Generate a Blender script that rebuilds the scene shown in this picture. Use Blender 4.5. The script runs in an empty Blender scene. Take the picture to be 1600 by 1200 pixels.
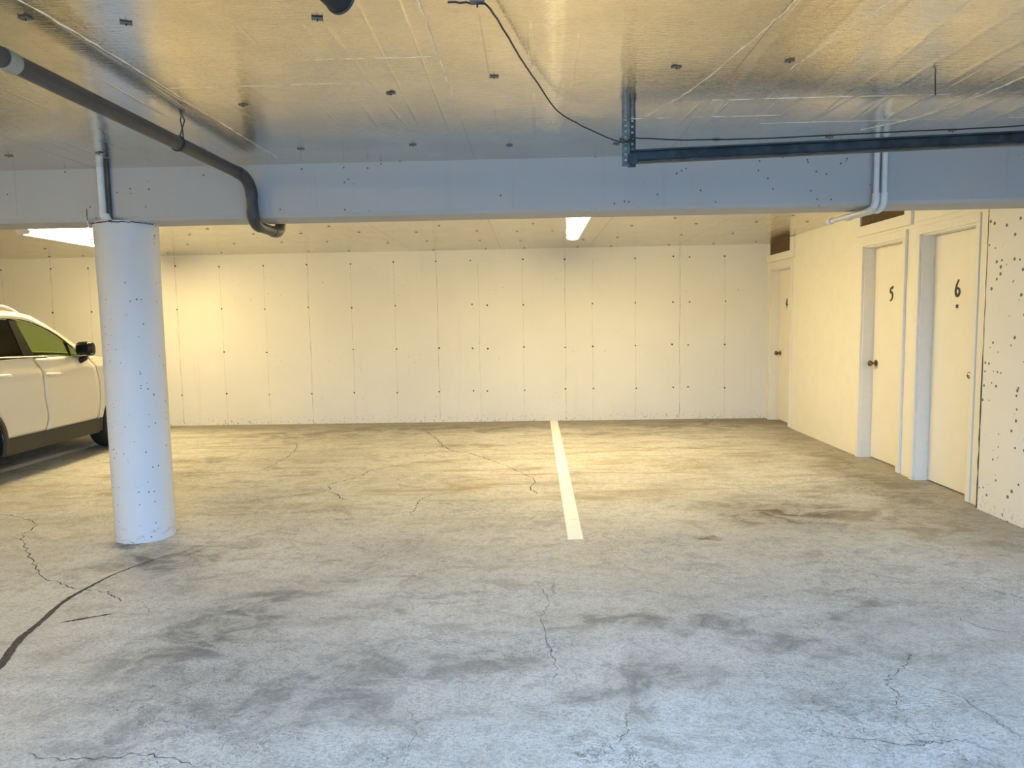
import bpy, bmesh, math, random
from mathutils import Vector, Matrix
random.seed(7)
sc = bpy.context.scene
COL = sc.collection

# ------------------------------------------------------------------ camera, daylight, exposure
cam_d = bpy.data.cameras.new('camera'); cam = bpy.data.objects.new('camera', cam_d); COL.objects.link(cam)
yaw, pitch, roll = 0.028363, 0.090339, -0.017167
fw = Vector((-math.sin(yaw)*math.cos(pitch), math.cos(yaw)*math.cos(pitch), -math.sin(pitch)))
rt = Vector((math.cos(yaw), math.sin(yaw), 0)); up = rt.cross(fw)
r2 = rt*math.cos(roll)+up*math.sin(roll); u2 = -rt*math.sin(roll)+up*math.cos(roll)
M = Matrix((r2, u2, -fw)).transposed().to_4x4(); M.translation = (0, 0, 1.42)
cam.matrix_world = M
cam_d.sensor_width = 36; cam_d.sensor_fit = 'HORIZONTAL'; cam_d.lens = 1105/1600*36; cam_d.clip_start = .02
sc.camera = cam

OPEN_X0, OPEN_X1, OPEN_Y, OPEN_Z = -1.7, 2.9, -1.6, 2.15       # the garage doorway behind the camera
W = bpy.data.worlds.new('world'); sc.world = W; W.use_nodes = True
bg = W.node_tree.nodes['Background']; bg.inputs[0].default_value = (.30, .57, 1.0, 1); bg.inputs[1].default_value = 27.0
pl_d = bpy.data.lights.new('doorway_portal', 'AREA'); pl_d.shape = 'RECTANGLE'
pl_d.size = OPEN_X1-OPEN_X0; pl_d.size_y = OPEN_Z; pl_d.cycles.is_portal = True
pl = bpy.data.objects.new('doorway_portal', pl_d); COL.objects.link(pl)
pl.location = ((OPEN_X0+OPEN_X1)/2, OPEN_Y, OPEN_Z/2); pl.rotation_euler = (math.radians(90), 0, 0)
LAMP = (1.0, .78, .36); LAMP_POWER = 102.0
vs = sc.view_settings; vs.view_transform = 'Standard'; vs.look = 'None'; vs.gamma = 1; vs.use_curve_mapping = False
vs.exposure = 0.0

# ------------------------------------------------------------------ node helpers
class NT:
    def __init__(s, name):
        s.m = bpy.data.materials.new(name); s.m.use_nodes = True; s.t = s.m.node_tree; s.n = s.t.nodes; s.l = s.t.links
        s.b = s.n['Principled BSDF']
    def node(s, typ, **kw):
        n = s.n.new(typ)
        for k, v in kw.items(): setattr(n, k, v)
        return n
    def put(s, sock, v):
        if isinstance(v, bpy.types.NodeSocket): s.l.new(v, sock)
        elif v is not None:
            if sock.type == 'RGBA' and len(v) == 3: v = (*v, 1)
            sock.default_value = v
    def math(s, op, a, b=None, clamp=False):
        n = s.node('ShaderNodeMath', operation=op, use_clamp=clamp); s.put(n.inputs[0], a)
        if b is not None: s.put(n.inputs[1], b)
        return n.outputs[0]
    def coord(s): return s.node('ShaderNodeTexCoord').outputs['Object']
    def mapping(s, v, scale=(1,1,1), rot=(0,0,0), loc=(0,0,0)):
        n = s.node('ShaderNodeMapping'); s.put(n.inputs['Vector'], v)
        n.inputs['Scale'].default_value = scale; n.inputs['Rotation'].default_value = rot; n.inputs['Location'].default_value = loc
        return n.outputs[0]
    def noise(s, v, scale, detail=3, rough=.5, dist=0):
        n = s.node('ShaderNodeTexNoise'); s.put(n.inputs['Vector'], v); n.inputs['Scale'].default_value = scale
        n.inputs['Detail'].default_value = detail; n.inputs['Roughness'].default_value = rough; n.inputs['Distortion'].default_value = dist
        return n.outputs['Fac']
    def vor(s, v, scale, feature='F1'):
        n = s.node('ShaderNodeTexVoronoi', feature=feature); s.put(n.inputs['Vector'], v); n.inputs['Scale'].default_value = scale
        return n
    def rng(s, v, a, b, c=0., d=1., smooth=True):
        n = s.node('ShaderNodeMapRange', interpolation_type='SMOOTHSTEP' if smooth else 'LINEAR'); s.put(n.inputs[0], v)
        for i, q in enumerate((a, b, c, d)): n.inputs[i+1].default_value = q
        return n.outputs[0]
    def mix(s, f, a, b, mode='MIX'):
        n = s.node('ShaderNodeMix', data_type='RGBA', blend_type=mode); s.put(n.inputs[0], f); s.put(n.inputs[6], a); s.put(n.inputs[7], b)
        return n.outputs[2]
    def bump(s, h, strength=.3, dist=.01, prev=None):
        n = s.node('ShaderNodeBump'); s.put(n.inputs['Height'], h); n.inputs['Strength'].default_value = strength; n.inputs['Distance'].default_value = dist
        if prev is not None: s.l.new(prev, n.inputs['Normal'])
        return n.outputs[0]
    def set(s, **kw):
        names = dict(color='Base Color', rough='Roughness', metal='Metallic', normal='Normal', spec='Specular IOR Level', coat='Coat Weight', emis='Emission Color', es='Emission Strength', aniso='Anisotropic')
        for k, v in kw.items(): s.put(s.b.inputs[names[k]], v)
        return s.m

def plain(name, color, rough=.5, metal=0., var=.12, bump=.15, scale=25, spec=.5, coat=0.):
    k = NT(name); c = k.coord(); n = k.noise(c, scale, 4, .6)
    dark = tuple(x*(1-var) for x in color); lite = tuple(min(1, x*(1+var)) for x in color)
    return k.set(color=k.mix(k.rng(n, .3, .7), dark, lite), rough=rough, metal=metal, spec=spec, coat=coat, normal=k.bump(n, bump, .003))

def painted_concrete(name, color, pit_scale=22., pit_amount=.5, dirty_foot=True, pit_size=.16, streak=True):
    """white-painted cast concrete: faint mottling, air-bubble pits in clusters, grime at the foot"""
    k = NT(name); c = k.coord()
    n1 = k.noise(c, 1.1, 5, .55); n2 = k.noise(c, 60, 3, .6)
    col = k.mix(k.rng(n1, .3, .7), tuple(x*.95 for x in color), color)
    v = k.vor(c, pit_scale); cl = k.noise(c, 1.7, 2, .5)
    rnd = k.node('ShaderNodeSeparateColor'); k.l.new(v.outputs['Color'], rnd.inputs[0])
    on = k.math('GREATER_THAN', k.math('ADD', rnd.outputs[0], k.math('MULTIPLY', cl, 1.1)), 1.62-pit_amount*.3)
    size = k.math('MULTIPLY', rnd.outputs[1], pit_size)
    pit = k.math('MULTIPLY', on, k.math('LESS_THAN', v.outputs['Distance'], k.math('ADD', size, .03)))
    col = k.mix(k.math('MULTIPLY', pit, .9), col, (.08, .07, .055))
    sep = k.node('ShaderNodeSeparateXYZ'); k.l.new(c, sep.inputs[0])
    if dirty_foot:
        foot = k.math('MULTIPLY', k.rng(sep.outputs[2], .0, .16, 1, 0), k.rng(k.noise(c, 34, 5, .7), .56, .66))
        col = k.mix(k.math('MULTIPLY', foot, .75), col, (.16, .13, .08))
    if streak:
        st = k.rng(k.noise(k.mapping(c, (9, 9, .5)), 1.0, 4, .6), .58, .8)
        col = k.mix(k.math('MULTIPLY', st, .16), col, tuple(x*.6 for x in color))
    hgt = k.math('SUBTRACT', k.math('MULTIPLY', n2, .15), pit)
    hgt = k.math('ADD', hgt, k.math('MULTIPLY', k.noise(c, 9, 3, .5), .35))
    return k.set(color=col, rough=.62, spec=.3, normal=k.bump(hgt, .22, .01))

# ------------------------------------------------------------------ mesh helpers
class MB:
    def __init__(s): s.bm = bmesh.new()
    def box(s, x0, x1, y0, y1, z0, z1, bevel=0, seg=2):
        b = s.bm; vs_ = [b.verts.new((x, y, z)) for x in (x0, x1) for y in (y0, y1) for z in (z0, z1)]
        q = [(0,1,3,2),(4,6,7,5),(0,4,5,1),(2,3,7,6),(0,2,6,4),(1,5,7,3)]
        fs = [b.faces.new([vs_[i] for i in f]) for f in q]
        if bevel:
            es = list({e for f in fs for e in f.edges}); bmesh.ops.bevel(b, geom=es, offset=bevel, segments=seg, profile=.5, affect='EDGES')
        return s
    def tube(s, pts, r, seg=14, caps=True):
        b = s.bm; pts = [Vector(p) for p in pts]; n = len(pts)
        rs = r if isinstance(r, (list, tuple)) else [r]*n
        t0 = (pts[1]-pts[0]).normalized(); ref = Vector((0,0,1)) if abs(t0.z) < .9 else Vector((1,0,0))
        nrm = t0.cross(ref).normalized(); rings = []
        for i, p in enumerate(pts):
            t = ((pts[i+1]-p).normalized() if i < n-1 else Vector((0,0,0))) + ((p-pts[i-1]).normalized() if i else Vector((0,0,0)))
            t.normalize(); nrm = (nrm - t*nrm.dot(t)).normalized(); bi = t.cross(nrm)
            rings.append([b.verts.new(p + rs[i]*(nrm*math.cos(a)+bi*math.sin(a))) for a in [2*math.pi*j/seg for j in range(seg)]])
        for i in range(n-1):
            for j in range(seg): b.faces.new((rings[i][j], rings[i][(j+1)%seg], rings[i+1][(j+1)%seg], rings[i+1][j]))
        if caps: b.faces.new(rings[0][::-1]); b.faces.new(rings[-1])
        return s
    def lathe(s, prof, origin, axis='z', seg=32):
        """prof: (radius, height) pairs"""
        b = s.bm; o = Vector(origin); rings = []
        for r, h in prof:
            ring = []
            for j in range(seg):
                a = 2*math.pi*j/seg; u, v = r*math.cos(a), r*math.sin(a)
                ring.append(b.verts.new(o + (Vector((u, v, h)) if axis == 'z' else Vector((h, u, v)) if axis == 'x' else Vector((u, h, v)))))
            rings.append(ring)
        for i in range(len(rings)-1):
            for j in range(seg): b.faces.new((rings[i][j], rings[i][(j+1)%seg], rings[i+1][(j+1)%seg], rings[i+1][j]))
        if prof[0][0] > 1e-5: b.faces.new(rings[0][::-1])
        if prof[-1][0] > 1e-5: b.faces.new(rings[-1])
        bmesh.ops.remove_doubles(b, verts=b.verts, dist=1e-6)
        return s
    def grid(s, f, nu, nv, close_u=False):
        b = s.bm; g = [[b.verts.new(f(i/nu, j/nv)) for j in range(nv+1)] for i in range(nu+1)]
        for i in range(nu):
            for j in range(nv): b.faces.new((g[i][j], g[i+1][j], g[i+1][j+1], g[i][j+1]))
        return s
    def prism(s, poly, fn, depth):
        """poly: 2-D points; fn(u, v, d) -> 3-D point"""
        b = s.bm; A = [b.verts.new(fn(u, v, 0)) for u, v in poly]; B = [b.verts.new(fn(u, v, depth)) for u, v in poly]
        b.faces.new(A[::-1]); b.faces.new(B); n = len(poly)
        for i in range(n): b.faces.new((A[i], A[(i+1)%n], B[(i+1)%n], B[i]))
        return s
    def build(s, name, mat, parent=None, smooth=None, solid=0, bevel=0):
        bmesh.ops.recalc_face_normals(s.bm, faces=s.bm.faces)
        me = bpy.data.meshes.new(name); s.bm.to_mesh(me); s.bm.free()
        o = bpy.data.objects.new(name, me); COL.objects.link(o); me.materials.append(mat)
        if parent is not None:
            o.parent = parent; o.location = -WORLD.get(parent.name, Vector((0,0,0)))
        if smooth:
            me.polygons.foreach_set('use_smooth', [True]*len(me.polygons))
            me.set_sharp_from_angle(angle=math.radians(smooth))
        if solid:
            md = o.modifiers.new('solid', 'SOLIDIFY'); md.thickness = solid; md.offset = 0
        if bevel:
            md = o.modifiers.new('bevel', 'BEVEL'); md.width = bevel; md.segments = 2; md.limit_method = 'ANGLE'
        return o
WORLD = {}
def tag(o, label=None, cat=None, group=None, kind=None):
    for k, v in (('label', label), ('category', cat), ('group', group), ('kind', kind)):
        if v: o[k] = v
    return o
def thing(name, loc, label, cat, group=None, kind=None):
    o = bpy.data.objects.new(name, None); COL.objects.link(o); o.location = loc; o.empty_display_size = .1
    WORLD[o.name] = Vector(loc); return tag(o, label, cat, group, kind)
def smoothpts(pts, n=6):
    """Catmull-Rom through the points"""
    P = [Vector(p) for p in pts]; P = [P[0]*2-P[1]] + P + [P[-1]*2-P[-2]]; out = []
    for i in range(1, len(P)-2):
        for k in range(n):
            t = k/n; a, b, c, d = P[i-1], P[i], P[i+1], P[i+2]
            out.append(.5*((2*b)+(c-a)*t+(2*a-5*b+4*c-d)*t*t+(3*b-a-3*c+d)*t**3))
    out.append(P[-2]); return out
def lerp(tab, x):
    if x <= tab[0][0]: return tab[0][1]
    for (a, b), (c, d) in zip(tab, tab[1:]):
        if x <= c: return b+(d-b)*(x-a)/(c-a)
    return tab[-1][1]

# ------------------------------------------------------------------ materials
def floor_material():
    k = NT('concrete_floor'); c = k.coord()
    big = k.noise(c, .55, 5, .6, .3); mid = k.noise(k.mapping(c, (1, 2.2, 1), (0, 0, .25)), 1.8, 7, .68, .6); fine = k.noise(c, 16, 6, .75); gr = k.noise(c, 130, 2, .6)
    col = k.mix(k.rng(big, .3, .7), (.50, .485, .455), (.69, .68, .65))
    blot = k.noise(k.mapping(c, (1, 1.5, 1), (0, 0, .35)), 3.4, 6, .7, .8)
    col = k.mix(k.math('MULTIPLY', k.rng(blot, .49, .64), .6), col, (.27, .255, .235))
    col = k.mix(k.math('MULTIPLY', k.rng(mid, .40, .66), .62), col, (.70, .69, .66))
    col = k.mix(k.math('MULTIPLY', k.rng(fine, .46, .66), .5), col, (.30, .29, .28))
    col = k.mix(k.math('MULTIPLY', k.rng(gr, .50, .66), .45), col, (.20, .195, .19))
    spk = k.noise(k.mapping(c, (1, 1.6, 1), (0, 0, .4)), 52, 4, .7)
    col = k.mix(k.math('MULTIPLY', k.rng(spk, .50, .62), .34), col, (.22, .215, .205)); col = k.mix(k.math('MULTIPLY', k.rng(spk, .48, .38), .22), col, (.80, .79, .77))
    stk = k.noise(k.mapping(c, (.55, 3.2, 1), (0, 0, -.08)), 1.5, 6, .68, .5); sy = k.node('ShaderNodeSeparateXYZ'); k.l.new(c, sy.inputs[0])
    col = k.mix(k.math('MULTIPLY', k.math('MULTIPLY', k.rng(stk, .50, .66), k.rng(sy.outputs[1], 4.2, 6.5, .12, 1.0)), .62), col, (.29, .225, .13))
    wob = k.node('ShaderNodeVectorMath', operation='ADD'); nz = k.node('ShaderNodeTexNoise'); k.l.new(c, nz.inputs['Vector']); nz.inputs['Scale'].default_value = 1.9; nz.inputs['Detail'].default_value = 6; nz.inputs['Roughness'].default_value = .65
    off = k.node('ShaderNodeVectorMath', operation='MULTIPLY_ADD'); k.l.new(nz.outputs['Color'], off.inputs[0]); off.inputs[1].default_value = (.9, .9, 0); off.inputs[2].default_value = (-.45, -.45, 0)
    k.l.new(c, wob.inputs[0]); k.l.new(off.outputs[0], wob.inputs[1]); w = wob.outputs[0]
    # stains and painted column shadow: centre, radii, turn, strength, colour
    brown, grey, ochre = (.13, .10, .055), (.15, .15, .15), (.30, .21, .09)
    ST = [(1.85, 5.05, .62, .42, .1, .95, brown), (1.15, 4.5, .12, .05, -.4, .8, brown), (-1.45, 3.15, .34, .75, -.45, .85, grey), (-1.9, 5.3, .62, .14, .1, .55, ochre),
          (-.52, 6.1, .45, .3, 0, .55, ochre), (-.7, 2.75, 1.1, .22, .25, .5, grey), (.35, 3.2, .5, .12, 0, .6, grey), (.95, 3.1, .6, .14, -.2, .6, grey), (.35, 2.65, .5, .1, .1, .6, grey),
          (-2.25, 4.2, .6, .22, .5, .9, grey), (-2.6, 4.42, .4, .12, 0, .9, grey), (-4.6, 6.0, .5, .3, .3, .5, ochre), (-.2, 9.2, 1.2, .3, 0, .6, brown), (1.2, 6.9, .8, .2, .1, .4, ochre), (-3.3, 7.3, .9, .2, .2, .4, brown), (-1.6, 9.3, 1.6, .4, 0, .55, brown), (2.3, 9.35, 1.3, .5, 0, .6, brown), (-2.9, 8.9, 1.1, .55, .2, .6, brown), (2.95, 6.2, .35, 2.2, 0, .5, brown), (2.6, 4.7, .5, .7, .3, .45, ochre),  # leading grey pair: column-base stain plus the column's shadow painted on
          (-.6, 8.0, .9, .18, .1, .4, brown), (1.6, 3.3, .2, .1, .3, .6, grey), (-3.5, 5.9, .35, .2, 0, .5, ochre), (.9, 8.6, 1.0, .22, 0, .35, brown), (-1.3, 2.35, .8, .2, .3, .5, grey), (.6, 5.6, .55, .3, 0, .35, ochre)]
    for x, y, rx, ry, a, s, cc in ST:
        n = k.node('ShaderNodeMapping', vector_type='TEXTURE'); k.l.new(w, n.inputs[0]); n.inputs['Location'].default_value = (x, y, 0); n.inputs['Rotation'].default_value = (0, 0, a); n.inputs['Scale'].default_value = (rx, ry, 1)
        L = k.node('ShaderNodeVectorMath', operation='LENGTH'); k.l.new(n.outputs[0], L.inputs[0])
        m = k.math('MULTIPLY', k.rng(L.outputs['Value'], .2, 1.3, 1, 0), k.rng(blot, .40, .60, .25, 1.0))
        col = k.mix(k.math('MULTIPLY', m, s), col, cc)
    # grime band along the far wall
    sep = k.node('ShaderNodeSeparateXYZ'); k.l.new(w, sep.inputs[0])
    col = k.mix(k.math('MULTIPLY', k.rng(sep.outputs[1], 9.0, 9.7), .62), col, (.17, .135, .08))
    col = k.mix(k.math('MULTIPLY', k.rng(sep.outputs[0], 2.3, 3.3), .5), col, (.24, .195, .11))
    # light scuffs, craze cracks
    sc_ = k.rng(k.noise(k.mapping(c, (1.2, 14, 1), (0, 0, .5)), 1.6, 5, .7), .60, .70)
    col = k.mix(k.math('MULTIPLY', sc_, .22), col, (.66, .65, .63))
    v = k.vor(k.mapping(w, (1, 1.3, 1)), 13, 'DISTANCE_TO_EDGE'); cz = k.math('MULTIPLY', k.rng(v.outputs['Distance'], .0, .035, 1, 0), k.rng(k.noise(c, 1.3, 4, .65), .47, .60))
    col = k.mix(k.math('MULTIPLY', cz, .62), col, (.14, .13, .12))
    h = k.math('ADD', k.math('MULTIPLY', fine, .5), k.math('MULTIPLY', gr, .25)); h = k.math('SUBTRACT', h, k.math('MULTIPLY', cz, .5))
    tro = k.node('ShaderNodeTexWave', wave_type='RINGS'); k.l.new(k.mapping(w, (1, 1, 0), (0, 0, 0), (-2.3, -1.2, 0)), tro.inputs[0]); tro.inputs['Scale'].default_value = 9; tro.inputs['Distortion'].default_value = 5; tro.inputs['Detail'].default_value = 3
    h = k.math('ADD', h, k.math('MULTIPLY', k.math('MULTIPLY', tro.outputs['Fac'], k.rng(k.noise(c, .9, 2, .5), .5, .65)), .22))
    return k.set(color=col, rough=k.rng(mid, .3, .7, .5, .72), spec=.35, normal=k.bump(h, .6, .014))

def foil_material(name, color, rough, seed=0., metal=1.0):
    """glossy foil facing of the insulation boards: fine ribs across, long soft wrinkles along"""
    k = NT(name); c = k.mapping(k.coord(), loc=(seed, seed*.7, 0))
    ribs = k.noise(k.mapping(c, (14, 150, 1)), 1, 3, .6); long_ = k.noise(k.mapping(c, (4.5, .55, 1), (0, 0, .07)), 1, 3, .55, .5)
    crs = k.vor(k.mapping(c, (3.2, .13, 1), (0, 0, .07)), 1.5, 'DISTANCE_TO_EDGE'); crease = k.rng(crs.outputs['Distance'], 0, .035, 1, 0)
    patch = k.rng(k.noise(c, 1.2, 2, .5), .45, .62)
    sepx = k.node('ShaderNodeSeparateXYZ'); k.l.new(c, sepx.inputs[0])
    wv = k.node('ShaderNodeTexWave', wave_type='BANDS', bands_direction='X'); k.l.new(k.mapping(c, (1, .35, 1), (0, 0, .06)), wv.inputs[0]); wv.inputs['Scale'].default_value = 1.7; wv.inputs['Distortion'].default_value = 2.2; wv.inputs['Detail'].default_value = 3; wv.inputs['Detail Scale'].default_value = 1.4
    ridge = k.math('MULTIPLY', k.math('POWER', wv.outputs['Fac'], 9.), k.rng(sepx.outputs[0], .2, 1.2, .12, 1.0))
    h = k.math('ADD', k.math('MULTIPLY', ribs, .28), k.math('MULTIPLY', ridge, .35)); h = k.math('ADD', h, k.math('MULTIPLY', long_, .75)); h = k.math('ADD', h, k.math('MULTIPLY', k.math('MULTIPLY', crease, patch), .6))
    h = k.math('ADD', h, k.math('MULTIPLY', k.noise(c, 40, 2, .5), .03))
    dirt = k.noise(c, 3, 5, .65)
    return k.set(color=k.mix(k.rng(dirt, .35, .7), tuple(x*.86 for x in color), color), metal=metal, rough=rough, normal=k.bump(h, .32, .012))

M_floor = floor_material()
M_wall = painted_concrete('painted_wall', (.80, .78, .73), 26, .3, pit_size=.16)
M_wall_rough = painted_concrete('painted_wall_pitted', (.80, .77, .71), 23, 1.5, pit_size=.30)
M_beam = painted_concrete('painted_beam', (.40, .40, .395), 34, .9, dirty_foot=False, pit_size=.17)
M_column = painted_concrete('painted_column', (.60, .61, .63), 40, 1.1, pit_size=.22, streak=False)
M_part = plain('painted_plywood', (.82, .79, .70), .5, var=.02, bump=.05, scale=6)
M_door = plain('door_paint', (.82, .785, .70), .45, var=.015, bump=.04, scale=5)
M_trim = plain('trim_paint', (.80, .77, .69), .45, var=.02, bump=.05)
M_foil = foil_material('insulation_foil', (.86, .81, .72), .10)
M_foil2 = foil_material('rear_foil', (.80, .75, .66), .16, 4.)
M_slab = plain('slab_concrete', (.4, .39, .36), .9)
M_joint = plain('foil_tape', (.85, .78, .62), .4, .35, bump=.5, scale=60)
M_dark = plain('dark_gap', (.025, .022, .018), .9)
M_crack = plain('crack_dirt', (.07, .06, .05), .95, var=.4, scale=50)
M_hole = plain('tie_hole_rust', (.10, .08, .05), .9)
M_seam = plain('seam_grime', (.42, .38, .30), .9, var=.3)
M_stripe = NT('stripe_paint')
def _stripe(k):
    c = k.coord(); n = k.noise(c, 9, 6, .7); n2 = k.noise(c, 40, 4, .7)
    col = k.mix(k.rng(n, .60, .72), (.96, .955, .93), (.62, .6, .53)); col = k.mix(k.math('MULTIPLY', k.rng(n2, .58, .7), .3), col, (.5, .48, .42))
    return k.set(color=col, rough=.6)
M_stripe = _stripe(M_stripe)
M_pipe = plain('black_abs_pipe', (.035, .036, .04), .42, var=.15, bump=.05)
M_pipe_band = plain('grey_coupling', (.28, .25, .20), .5)
M_pvc = plain('pale_painted_pipe', (.62, .63, .63), .4, var=.05)
M_steel = plain('galvanised_steel', (.13, .135, .13), .5, .5, var=.35, bump=.3, scale=40)
M_rail = plain('blackened_rail', (.03, .036, .04), .45, .3, var=.5, bump=.3, scale=14)
M_cable = plain('black_cable', (.01, .01, .01), .5)
M_washer = plain('washer_tin', (.16, .15, .13), .5, .6)
M_pin = plain('pin_dark', (.02, .02, .02), .6)
M_num = plain('number_black', (.008, .008, .008), .35, spec=.6)
M_knob = plain('bronze_knob', (.20, .12, .06), .22, 1.0, var=.1)
M_nickel = plain('nickel_knob', (.45, .40, .33), .22, 1.0, var=.1)
M_screen = plain('brown_screen', (.16, .11, .06), .85, var=.35, bump=.6, scale=70)
M_housing = plain('lamp_housing', (.8, .8, .78), .4, var=.02)
k = NT('lamp_lens'); M_lens = k.set(color=(.9, .9, .85), emis=(*LAMP, 1), es=LAMP_POWER)
M_asphalt = plain('driveway', (.09, .09, .092), .9, scale=60)

# ------------------------------------------------------------------ setting
ZC, YB, XR, XC, XL = 2.41, 9.86, 3.25, 3.20, -10.0
BF, BR, BZ = 4.47, 4.76, 2.085
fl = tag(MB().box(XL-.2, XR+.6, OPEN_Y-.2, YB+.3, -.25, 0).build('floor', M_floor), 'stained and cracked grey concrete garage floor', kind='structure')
wb = tag(MB().box(XL-.2, XR+.6, YB, YB+.25, 0, 2.6).build('wall_back', M_wall), 'white painted concrete wall across the back of the parking bays', kind='structure')
tag(MB().box(XL-.2, XL, OPEN_Y-.2, YB, 0, 2.6).build('wall_left', M_wall), kind='structure')
wf = MB(); wf.box(XL, OPEN_X0, OPEN_Y-.2, OPEN_Y, 0, 2.6); wf.box(OPEN_X1, XR+.4, OPEN_Y-.2, OPEN_Y, 0, 2.6); wf.box(OPEN_X0, OPEN_X1, OPEN_Y-.2, OPEN_Y, OPEN_Z, 2.6)
tag(wf.build('wall_front', M_wall), kind='structure')
tag(MB().box(-14, 14, OPEN_Y-14, OPEN_Y-.2, -.25, -.02).build('ground', M_asphalt), kind='structure')
tag(MB().box(-14, 14, -12.4, -12.0, -.2, 2.6, .02).build('wall_sky_block', M_asphalt), kind='structure')  # unseen wall added outside to cut off the low sky
# right side: cast wall near the camera, framed partition with the doors behind it
wr = tag(MB().box(XC, XR+.4, OPEN_Y, 5.10, 0, 2.6, .006).build('wall_right', M_wall_rough), 'pitted white concrete wall right of door 6', kind='structure')
DOORS = [(8.965, 9.70, 2.035, '4'), (6.30, 7.05, 2.07, '5'), (5.285, 6.035, 2.07, '6')]
p = MB(); edges = [5.10] + [v for d in sorted(DOORS) for v in d[:2]] + [YB]
for a, b in zip(edges[0::2], edges[1::2]): p.box(XR, XR+.12, a, b, 0, 2.6)
for y0, y1, zt, _ in DOORS: p.box(XR, XR+.12, y0, y1, zt, 2.6)
wp = tag(p.build('wall_right', M_part), 'smooth cream partition wall with three storage doors', kind='structure')
wbk = tag(MB().box(XR+.30, XR+.36, 5.1, YB, 0, 2.6).build('wall_right', M_dark), kind='structure')  # black sheet behind the doors; its colour paints the shade in their gaps

# formwork marks and tie holes of the back wall
SX = [-9.1, -8.5, -7.44, -6.74, -6.2, -5.6, -4.965, -4.334, -3.715, -3.10, -2.50, -1.895, -1.30, -.72, -.111, .476, .849, 1.443, 2.052, 2.669]
for i, x in enumerate(SX):
    j = lambda z: x + .004*math.sin(z*5+i) + .002*math.sin(z*23+i*2)
    zt = 2.24 if i % 3 else 2.38
    s = MB(); pts = [(j(z), YB, z) for z in [0.0 + zt*q/24 for q in range(25)]]
    s.tube(pts, [(.0013 if i % 3 else .0022)*(1+.5*math.sin(q*1.7+i)) for q in range(25)], 6).build('form_seam', M_seam, wb)
s = MB(); s.tube([(-9.9+q*.33, YB, 2.245+.004*math.sin(q*1.3)) for q in range(40)], .0025, 6).build('form_seam', M_wall, wb)
HX = SX + [-.822, -.617, 1.953, 2.18]
s = MB()
for x in HX:
    if x in (2.052, -.72): continue
    for z in (2.24, 1.635, 1.035, .44):
        if random.random() < .94: s.lathe([(.010+.004*random.random(), 0), (.008, .002)], (x+random.uniform(-.012, .012), YB-.0025, z+random.uniform(-.012, .012)), 'y', 8)
for _ in range(110):
    x = random.choice([-3.9, -1.9, -1.2, -2.9, .3, 2.3, -.4]) + random.gauss(0, .45); z = random.gauss(random.choice([1.95, 1.9, .9, .2]), .16)
    if x < 3.1 and .05 < z < 2.3: s.lathe([(random.uniform(.002, .0055), 0), (.001, .001)], (x, YB-.0015, z), 'y', 6)
tag(s.build('tie_holes', M_hole, wb), 'small dark tie holes and air pits', kind='stuff')

# ceiling: slab with foil-faced boards
ce = tag(MB().box(XL-.2, XR+.6, OPEN_Y-.2, YB+.3, 2.47, 2.7).build('ceiling', M_slab), 'garage ceiling lined with glossy foil insulation boards', kind='structure')
xe = [-9.99, -8.71, -7.51, -6.31, -5.11, -3.91, -2.71, -1.51, -.33, .84, 2.03, 3.195]
ye = [[-1.59, .62, 3.02, BF], [-1.59, 1.25, 3.60, BF]]
for i, (a, b) in enumerate(zip(xe, xe[1:])):
    cuts = ye[(i+1) % 2] if i != 10 else [-1.59, 1.0, 3.38, BF]
    for c0, c1 in zip(cuts, cuts[1:]):
        g = .0004; t = [random.uniform(-.0008, .0008) for _ in range(4)]
        m = MB(); m.box(a+g, b-g, c0+g, c1-g, ZC, 2.468)
        for q, v in enumerate([v for v in m.bm.verts if v.co.z < 2.42]): v.co.z += t[q % 4]
        m.build('insulation_board', M_foil, ce)
xe2 = [-9.99, -8.8, -7.6, -6.4, -5.2, -4.0, -2.8, -1.6, -.4, .8, 2.0, 3.245]
for i, (a, b) in enumerate(zip(xe2, xe2[1:])):
    cuts = [BR, 7.1, YB] if i % 2 else [BR, 6.2, 8.6, YB]
    for c0, c1 in zip(cuts, cuts[1:]): MB().box(a+.0008, b-.0008, c0, c1-.001, 2.392, 2.468).build('insulation_board', M_foil2, ce)
# foil tape ridges over the wrinkled joints in view
TAPE = [[(-1.55, 1.9), (-1.515, 2.6), (-1.51, 3.5), (-1.50, 4.3)], [(-.34, 1.9), (-.335, 2.5), (-.325, 3.43)], [(.87, 2.1), (.83, 2.55), (.72, 3.2), (.58, 3.62)], [(1.19, 2.2), (1.11, 2.7), (1.06, 3.0)], [(2.12, 3.0), (2.08, 3.4), (1.98, 3.75), (1.80, 3.98)]]
for t_ in TAPE:
    pts = smoothpts([(x, y, ZC+.0015) for x, y in t_], 16)
    pts = [Vector((q.x+random.uniform(-.004, .004), q.y, q.z)) for q in pts]
    MB().tube(pts, [random.uniform(.002, .0045) for _ in pts], 6).build('tape_ridge', M_joint, ce)
for x0, x1, y in [(-1.6, -.7, 3.02), (.5, 1.25, 3.655), (.85, 2.05, 3.38), (1.2, 2.9, 3.80), (-.9, -.36, 2.75)]:
    pts = [(x0+(x1-x0)*q/24, y+random.uniform(-.003, .003), ZC+.0015) for q in range(25)]
    MB().tube(pts, [random.uniform(.0008, .003) for _ in pts], 6).build('tape_ridge', M_joint, ce)
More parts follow.
